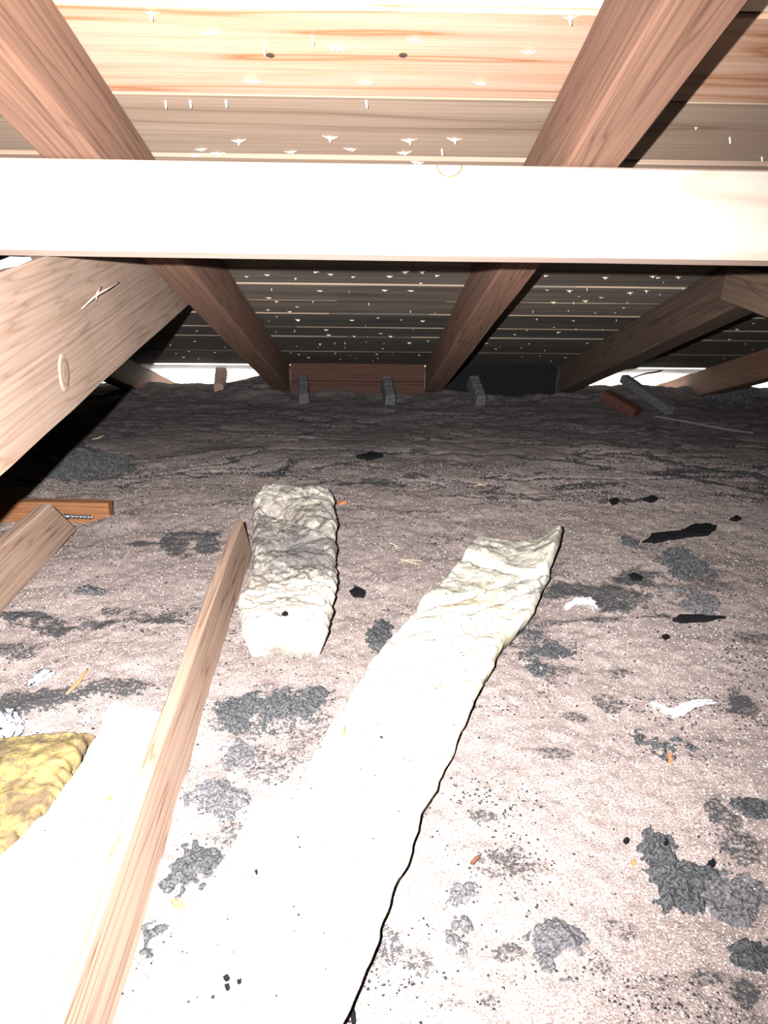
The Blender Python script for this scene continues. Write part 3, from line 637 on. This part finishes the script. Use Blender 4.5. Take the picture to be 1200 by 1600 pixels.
lb, ls, lat = batt('insulation_batt', long_l, long_r, .060, M['batt'], 3, lambda u, t: -.22 + .58*sstep(.55, .98, t) + .25*np.exp(-((t-.78)/.05)**2),
    nu=90, nv=300, bump=.011, edge=.055, creases=[(.42, .007, .018, .03), (.405, .02, .010, .03), (.60, .006, .008, .05), (.72, .01, .012, .16), (.79, .012, .016, .12), (.87, .01, .012, -.1)],
    curl=lambda u, t: .035*sstep(.72, 1, u)*sstep(.72, 1, t) - .012*sstep(.8, 1, t)*np.exp(-((u-.5)/.2)**2))
tag(lb, 'long cream fibreglass batt running diagonally from the bottom edge', 'insulation batt', 'fibreglass batts')
specks(lb, lat, 420, 5, (.0008, .0024), dens=lambda u, t: .15+.85*np.exp(-((t-.76)/.12)**2))
specks(lb, lat, 40, 6, (.0015, .0035), tr=(.05, .5))
small_l = [(-.266, 1.425), (-.283, 1.55), (-.292, 1.80), (-.325, 2.08), (-.352, 2.24), (-.33, 2.34)]
small_r = [(-.082, 1.435), (-.078, 1.65), (-.080, 1.85), (-.083, 1.97), (-.100, 2.16), (-.118, 2.33)]
sb, ss, sat = batt('insulation_batt', small_l, small_r, .088, M['batt_dirty'], 13, lambda u, t: -.6 + 1.15*sstep(.10, .32, t)*(1-.15*sstep(.6, 1, t)) + .5*np.exp(-((t-.45)/.10)**2)*np.exp(-((u-.6)/.35)**2),
    nu=80, nv=200, bump=.020, creases=[(.33, .03, .008, .10), (.5, .012, .016, .12), (.70, .04, .022, -.3), (.86, .03, .014, .25)], jag=.011, edge=.07)
tag(sb, 'short thick grey-soiled batt lying beside the long joist', 'insulation batt', 'fibreglass batts')
specks(sb, sat, 420, 8, (.0010, .0028), dens=lambda u, t: .12+.88*np.exp(-((t-.45)/.12)**2))
left_l = [(-.80, .28), (-.78, .56), (-.615, .66), (-.53, .78), (-.47, .90), (-.462, 1.0), (-.458, 1.10), (-.464, 1.185)]
left_r = [(-.322, .28), (-.330, .60), (-.338, .80), (-.341, .93), (-.344, 1.03), (-.349, 1.15)]
wb, ws, wat = batt('insulation_batt', left_l, left_r, .070, M['batt_left'], 23, lambda u, t: -.75+0*u, nu=90, nv=180, bump=.010, creases=[(.88, .012, .010, .05)], jag=.004)
tag(wb, 'white blown-out batt in the bottom left corner beside the joist', 'insulation batt', 'fibreglass batts')
specks(wb, wat, 70, 9, (.0007, .0019))
yel_l = [(-.83, .62), (-.82, .82), (-.74, .95), (-.64, 1.06)]
yel_r = [(-.62, .66), (-.50, .80), (-.468, .93), (-.46, 1.10)]
yb, ysf, yat = batt('insulation_batt', yel_l, yel_r, .072, M['batt_yellow'], 29, lambda u, t: .06+.35*np.exp(-((u-.45)/.3)**2), nu=80, nv=120, bump=.010, edge=.05, creases=[(.3, .08, .010, .3)], jag=.014)
tag(yb, 'torn yellow-brown fibreglass chunk at the left edge on the white batt', 'insulation batt', 'fibreglass batts')
specks(yb, yat, 260, 10, (.0007, .0022))

# ------------------------------------------------------------------ small debris
def on_surf(x, y):
    z = fz(x, y); return z
def flake(name, pts, th, mat, lab, cat, z0=None, group=None, tilt=.0, seed=0):
    """flat shard: outline in world x,y given, a real thickness, slightly bent"""
    r = random.Random(seed); P = [Vector((a, b, 0)) for a, b in pts]; c = sum(P, Vector())/len(P)
    zb = (max(fz(a, b) for a, b in pts)+fz(c.x, c.y))/2 if z0 is None else z0
    bm = bmesh.new(); top, bot = [], []
    n = len(P)
    for i in range(n):
        for k in range(3):
            q = P[i].lerp(P[(i+1) % n], k/3) ; q = c + (q-c)*(1+r.uniform(-.10, .10))
            dz = tilt*(q.x-c.x) + r.uniform(-.2, .2)*th
            top.append(bm.verts.new((q.x-c.x, q.y-c.y, th+dz))); bot.append(bm.verts.new((q.x-c.x, q.y-c.y, -.002+dz*.5)))
    ct = bm.verts.new((0, 0, th*1.5)); cb = bm.verts.new((0, 0, -.002)); m = len(top)
    for k in range(m):
        l = (k+1) % m
        bm.faces.new((top[k], top[l], ct)); bm.faces.new((bot[l], bot[k], cb)); bm.faces.new((top[k], bot[k], bot[l], top[l]))
    o = link(name, bm_mesh(name, bm), mat); o.location = (c.x, c.y, zb)
    return tag(o, lab, cat, group)
def sliver(name, pts, r, mat, lab, cat, lift=.003, group=None, z=None):
    P = [Vector((a, b, (fz(a, b) if z is None else float(z(a, b)[0])) + lift)) for a, b in pts]; c = P[0].copy()
    Q = bez(P, 5); n = len(Q)
    me = tube_mesh(name, [q-c for q in Q], [r*(.35+.65*math.sin(math.pi*(i+.6)/(n+.2))) for i in range(n)], 6)
    o = link(name, me, mat); o.location = c
    return tag(o, lab, cat, group)
K = M['black']
flake('black_shard', [(0.816, 2.069), (0.860, 2.129), (0.950, 2.150), (1.017, 2.204), (1.070, 2.210), (1.070, 2.173), (1.027, 2.131), (0.950, 2.110), (0.858, 2.069)], .008, K, 'long black shard with a broad tip, upper one at right', 'shard', group='black shards')
flake('black_shard', [(0.723, 1.594), (0.745, 1.613), (0.802, 1.611), (0.845, 1.601), (0.793, 1.589), (0.733, 1.582)], .007, K, 'thin pointed black shard below the grey clumps at right', 'shard', group='black shards')
flake('black_shard', [(-0.044, 1.759), (-0.029, 1.785), (-0.003, 1.759), (-0.009, 1.727), (-0.035, 1.730)], .006, K, 'small black shard between the short batt and the long batt', 'shard', group='black shards')
flake('black_shard', [(0.929, 2.426), (0.971, 2.459), (0.981, 2.426), (0.946, 2.401)], .008, K, 'small black shard farthest up the slope of fill at right', 'shard', group='black shards')
flake('black_shard', [(0.811, 2.411), (0.839, 2.431), (0.842, 2.399), (0.809, 2.374)], .008, K, 'small black shard left of the farthest one', 'shard', group='black shards')
flake('black_shard', [(1.150, 2.255), (1.184, 2.284), (1.187, 2.256), (1.159, 2.239)], .007, K, 'small black shard right of the long shard tip', 'shard', group='black shards')
flake('black_shard', [(-0.043, 2.935), (0.013, 2.990), (0.064, 2.955), (0.000, 2.900)], .010, K, 'black shard in the dark far fill above the short batt', 'shard', group='black shards')
flake('black_shard', [(0.694, 1.840), (0.712, 1.852), (0.727, 1.825), (0.712, 1.801), (0.696, 1.813)], .007, K, 'blunt black shard midway between the two long shards', 'shard', group='black shards')
flake('black_shard', [(0.667, 1.516), (0.678, 1.522), (0.683, 1.511), (0.669, 1.502)], .006, K, 'tiny black shard under the thin pointed shard', 'shard', group='black shards')
flake('black_shard', [(0.391, 0.911), (0.398, 0.916), (0.400, 0.910), (0.393, 0.905)], .006, K, 'tiny black shard at upper left of the largest grey clump', 'shard', group='black shards')
flake('black_shard', [(0.448, 0.906), (0.456, 0.913), (0.458, 0.903), (0.449, 0.898)], .006, K, 'tiny black shard above the largest grey clump', 'shard', group='black shards')
flake('black_shard', [(0.499, 0.861), (0.509, 0.868), (0.509, 0.858), (0.500, 0.854)], .006, K, 'tiny black shard right of the largest grey clump', 'shard', group='black shards')
flake('black_shard', [(-0.017, 0.645), (-0.013, 0.647), (-0.011, 0.632), (-0.015, 0.628)], .010, K, 'black shard at the bottom edge right of the long batt', 'shard', group='black shards')
flake('bark_chip', [(0.152, 0.863), (0.159, 0.871), (0.170, 0.878), (0.165, 0.869), (0.156, 0.860)], .005, M['chip_dark'], 'thin dark brown chip on the bright fill right of the long batt', 'chip', group='wood chips')
flake('wood_chip', [(0.530, 1.106), (0.538, 1.107), (0.531, 1.087), (0.523, 1.085)], .004, M['chip'], 'orange chip just below the two-lobed grey clump', 'chip', group='wood chips')
flake('wood_chip', [(0.390, 0.872), (0.397, 0.875), (0.396, 0.866), (0.389, 0.864)], .004, M['chip'], 'orange chip on the left rim of the largest grey clump', 'chip', group='wood chips')
flake('wood_chip', [(-0.267, 0.803), (-0.259, 0.804), (-0.245, 0.796), (-0.251, 0.792), (-0.261, 0.796)], .004, M['chip'], 'orange chip in the gap between joist and long batt', 'chip', group='wood chips')
flake('wood_chip', [(-0.101, 2.403), (-0.083, 2.422), (-0.071, 2.403), (-0.094, 2.384)], .006, M['chip'], 'orange chip at the far right corner of the short batt', 'chip', group='wood chips')
sliver('wood_splinter', [(-0.584, 1.285), (-0.576, 1.325), (-0.571, 1.369)], .0045, M['chip'], 'long orange splinter on the fill left of the joist', 'splinter')
sliver('pine_needle', [(0.091, 1.960), (0.117, 1.943), (0.144, 1.917)], .0014, M['straw'], 'straw-coloured needle, lower of two between the batts', 'needle', group='straw needles')
sliver('pine_needle', [(0.085, 1.934), (0.110, 1.952), (0.152, 1.939)], .0012, M['straw'], 'straw-coloured needle, upper of two between the batts', 'needle', group='straw needles')
sliver('pine_needle', [(0.063, 2.061), (0.074, 2.051), (0.088, 2.037)], .0014, M['straw'], 'short straw needle right of the short batt', 'needle', group='straw needles')
sliver('pine_needle', [(0.494, 2.375), (0.507, 2.425), (0.520, 2.471)], .0014, M['straw'], 'upright short straw needle beyond the long batt end', 'needle', group='straw needles')
sliver('pine_needle', [(0.381, 2.621), (0.406, 2.636), (0.427, 2.622)], .002, M['straw'], 'short straw needle in the dim fill beyond the long batt', 'needle', group='straw needles')
sliver('pine_needle', [(-1.159, 3.155), (-1.146, 3.196), (-1.138, 3.239)], .003, M['straw'], 'pale chip of straw in the dark fill below the slanting brace', 'needle', group='straw needles')
# on the batts
def top_flake(surf, pts, th, mat, lab, cat, group=None, name='bark_chip'):
    c = np.mean(np.array(pts), 0); return flake(name, pts, th, mat, lab, cat, z0=float(surf(c[0], c[1])[0])+.001, group=group)
top_flake(ls, [(-0.164, 0.646), (-0.160, 0.649), (-0.156, 0.644), (-0.160, 0.641)], .004, K, 'black crumb, left of three on the long batt near the bottom', 'crumb', 'black crumbs on the long batt')
top_flake(ls, [(-0.160, 0.633), (-0.156, 0.634), (-0.153, 0.629), (-0.157, 0.627)], .004, K, 'black crumb, lowest of three on the long batt near the bottom', 'crumb', 'black crumbs on the long batt')
top_flake(ls, [(-0.147, 0.639), (-0.142, 0.641), (-0.142, 0.637), (-0.145, 0.636)], .004, K, 'black crumb, right of three on the long batt near the bottom', 'crumb', 'black crumbs on the long batt')
top_flake(ls, [(-0.150, 0.804), (-0.147, 0.806), (-0.145, 0.799), (-0.148, 0.800)], .003, K, 'tiny black crumb on the middle of the long batt', 'crumb', 'black crumbs on the long batt')
top_flake(ls, [(-0.160, 0.764), (-0.155, 0.772), (-0.146, 0.770), (-0.142, 0.760), (-0.148, 0.751), (-0.156, 0.755)], .003, M['fluff_grey'], 'grey smudge of lint on the lower long batt', 'lint', None, 'lint_tuft')
top_flake(ls, [(-0.040, 1.081), (-0.038, 1.106), (-0.036, 1.107), (-0.036, 1.079)], .003, M['chip'], 'slim orange chip standing on the upper long batt', 'chip', 'wood chips', 'wood_chip')
top_flake(ws, [(-0.383, 0.915), (-0.379, 0.921), (-0.374, 0.920), (-0.374, 0.912)], .003, M['chip'], 'red-brown chip on the white batt left of the joist', 'chip', 'wood chips', 'wood_chip')
top_flake(ws, [(-0.344, 0.912), (-0.342, 0.912), (-0.333, 0.898), (-0.334, 0.896)], .003, M['chip'], 'slim pink-brown chip on the white batt close to the joist', 'chip', 'wood chips', 'wood_chip')
top_flake(ws, [(-0.346, 0.682), (-0.344, 0.689), (-0.340, 0.691), (-0.339, 0.679), (-0.341, 0.672)], .003, M['fluff_grey'], 'grey smudge of lint on the white batt', 'lint', None, 'lint_tuft')
top_flake(ss, [(-0.181, 1.457), (-0.175, 1.468), (-0.168, 1.457), (-0.174, 1.445)], .004, K, 'black crumb on the front edge of the short batt', 'crumb', None)
# white and grey tufts
def tuft(name, pts, r, mat, lab, seed, lift=.006, group='loose tufts of fibre'):
    rr = random.Random(seed); P = [Vector((a, b, fz(a, b)+lift)) for a, b in pts]; Q = bez(P, 7); c = P[0].copy(); bm = bmesh.new()
    for s in range(7):
        rings = []; o = Vector((rr.uniform(-1, 1), rr.uniform(-1, 1), rr.uniform(-.3, .6)))*r*.8; n = 6; a = rr.randrange(0, max(1, len(Q)//3)); b = rr.randrange(len(Q)*2//3, len(Q))+1
        for i, q in enumerate(Q[a:b]):
            w = r*(.25+.5*math.sin(math.pi*(i+.5)/(b-a)))*rr.uniform(.7, 1.3)
            rings.append([bm.verts.new(q-c+o+Vector((0, math.cos(k*math.pi/3)*w, math.sin(k*math.pi/3)*w*.6))+Vector((rr.uniform(-1, 1), rr.uniform(-1, 1), rr.uniform(-1, 1)))*w*.35) for k in range(n)])
        for q, t in zip(rings, rings[1:]):
            for k in range(n): bm.faces.new((q[k], q[(k+1) % n], t[(k+1) % n], t[k]))
        if rings: bm.faces.new(rings[0]); bm.faces.new(rings[-1])
    o = link(name, bm_mesh(name, bm, True), mat); o.location = c
    return tag(o, lab, 'tuft', group)
tuft('fibre_tuft', [(0.548, 1.261), (0.567, 1.251), (0.586, 1.230), (0.629, 1.251), (0.678, 1.261)], .009, M['fluff'], 'white wisp of fibre lying on the fill at right', 1)
tuft('fibre_tuft', [(0.476, 1.644), (0.514, 1.681), (0.545, 1.678), (0.549, 1.632)], .010, M['fluff'], 'white arched tuft of fibre right of the long batt', 2)
tuft('fibre_tuft', [(-0.671, 1.316), (-0.660, 1.343), (-0.637, 1.358)], .014, M['fluff_grey'], 'flat blue-grey tuft on the fill near the left edge', 3)
tuft('fibre_tuft', [(-0.685, 1.223), (-0.662, 1.207), (-0.634, 1.180)], .013, M['fluff_grey'], 'blue-grey tuft at the left edge above the yellow chunk', 4)
tuft('fibre_tuft', [(-0.659, 1.165), (-0.643, 1.154), (-0.634, 1.165)], .022, M['fluff'], 'white tuft at the left edge above the yellow chunk', 5)
tuft('fibre_tuft', [(-0.524, 1.188), (-0.519, 1.215), (-0.512, 1.231)], .010, M['fluff'], 'pale tuft between the yellow chunk and the white batt corner', 6)
tuft('fibre_tuft', [(-0.717, 1.726), (-0.686, 1.740), (-0.643, 1.719)], .014, M['clump_pale'], 'pale grey flat tuft on the fill right of the left joist', 7, lift=.0)
tuft('fibre_tuft', [(-0.340, 2.213), (-0.307, 2.262), (-0.276, 2.300)], .012, M['fluff'], 'bluish white curl of fibre at the far left corner of the short batt', 8, lift=.075)


# ------------------------------------------------------------------ things in the dark corner under the eave, right
o = timber('wood_offcut', (1.20, 3.84, .075), (1.33, 3.70, .015), .07, .05, M['blocking'], seed=81, bev=.004)
tag(o, 'red-brown wood offcut poking from the fill below the dark rafter', 'wood')
o = timber('wood_offcut', (1.36, 4.05, .12), (1.50, 3.72, .02), .05, .045, M['stub'], seed=82, bev=.006)
tag(o, 'grey dusty wood offcut leaning below the bright right vent gap', 'wood')
pts = bez([(1.36, 3.55, .035), (1.48, 3.46, .03), (1.62, 3.36, .022), (1.72, 3.3, .02)], 5)
o = link('metal_rod', tube_mesh('metal_rod', pts, .006), M['clump_pale']); tag(o, 'thin dusty grey rod half buried right of the wood offcuts', 'rod')
pts = bez([(1.4544, 4.1600, 0.0561), (1.4288, 4.1600, 0.0911), (1.4987, 4.1700, 0.1214), (1.5954, 4.1900, 0.1362), (1.6716, 4.2000, 0.1737)], 6)
o = link('cable', tube_mesh('cable', pts, .0045), M['cable']); tag(o, 'thin dark cable bowed across the bright right vent gap', 'cable')
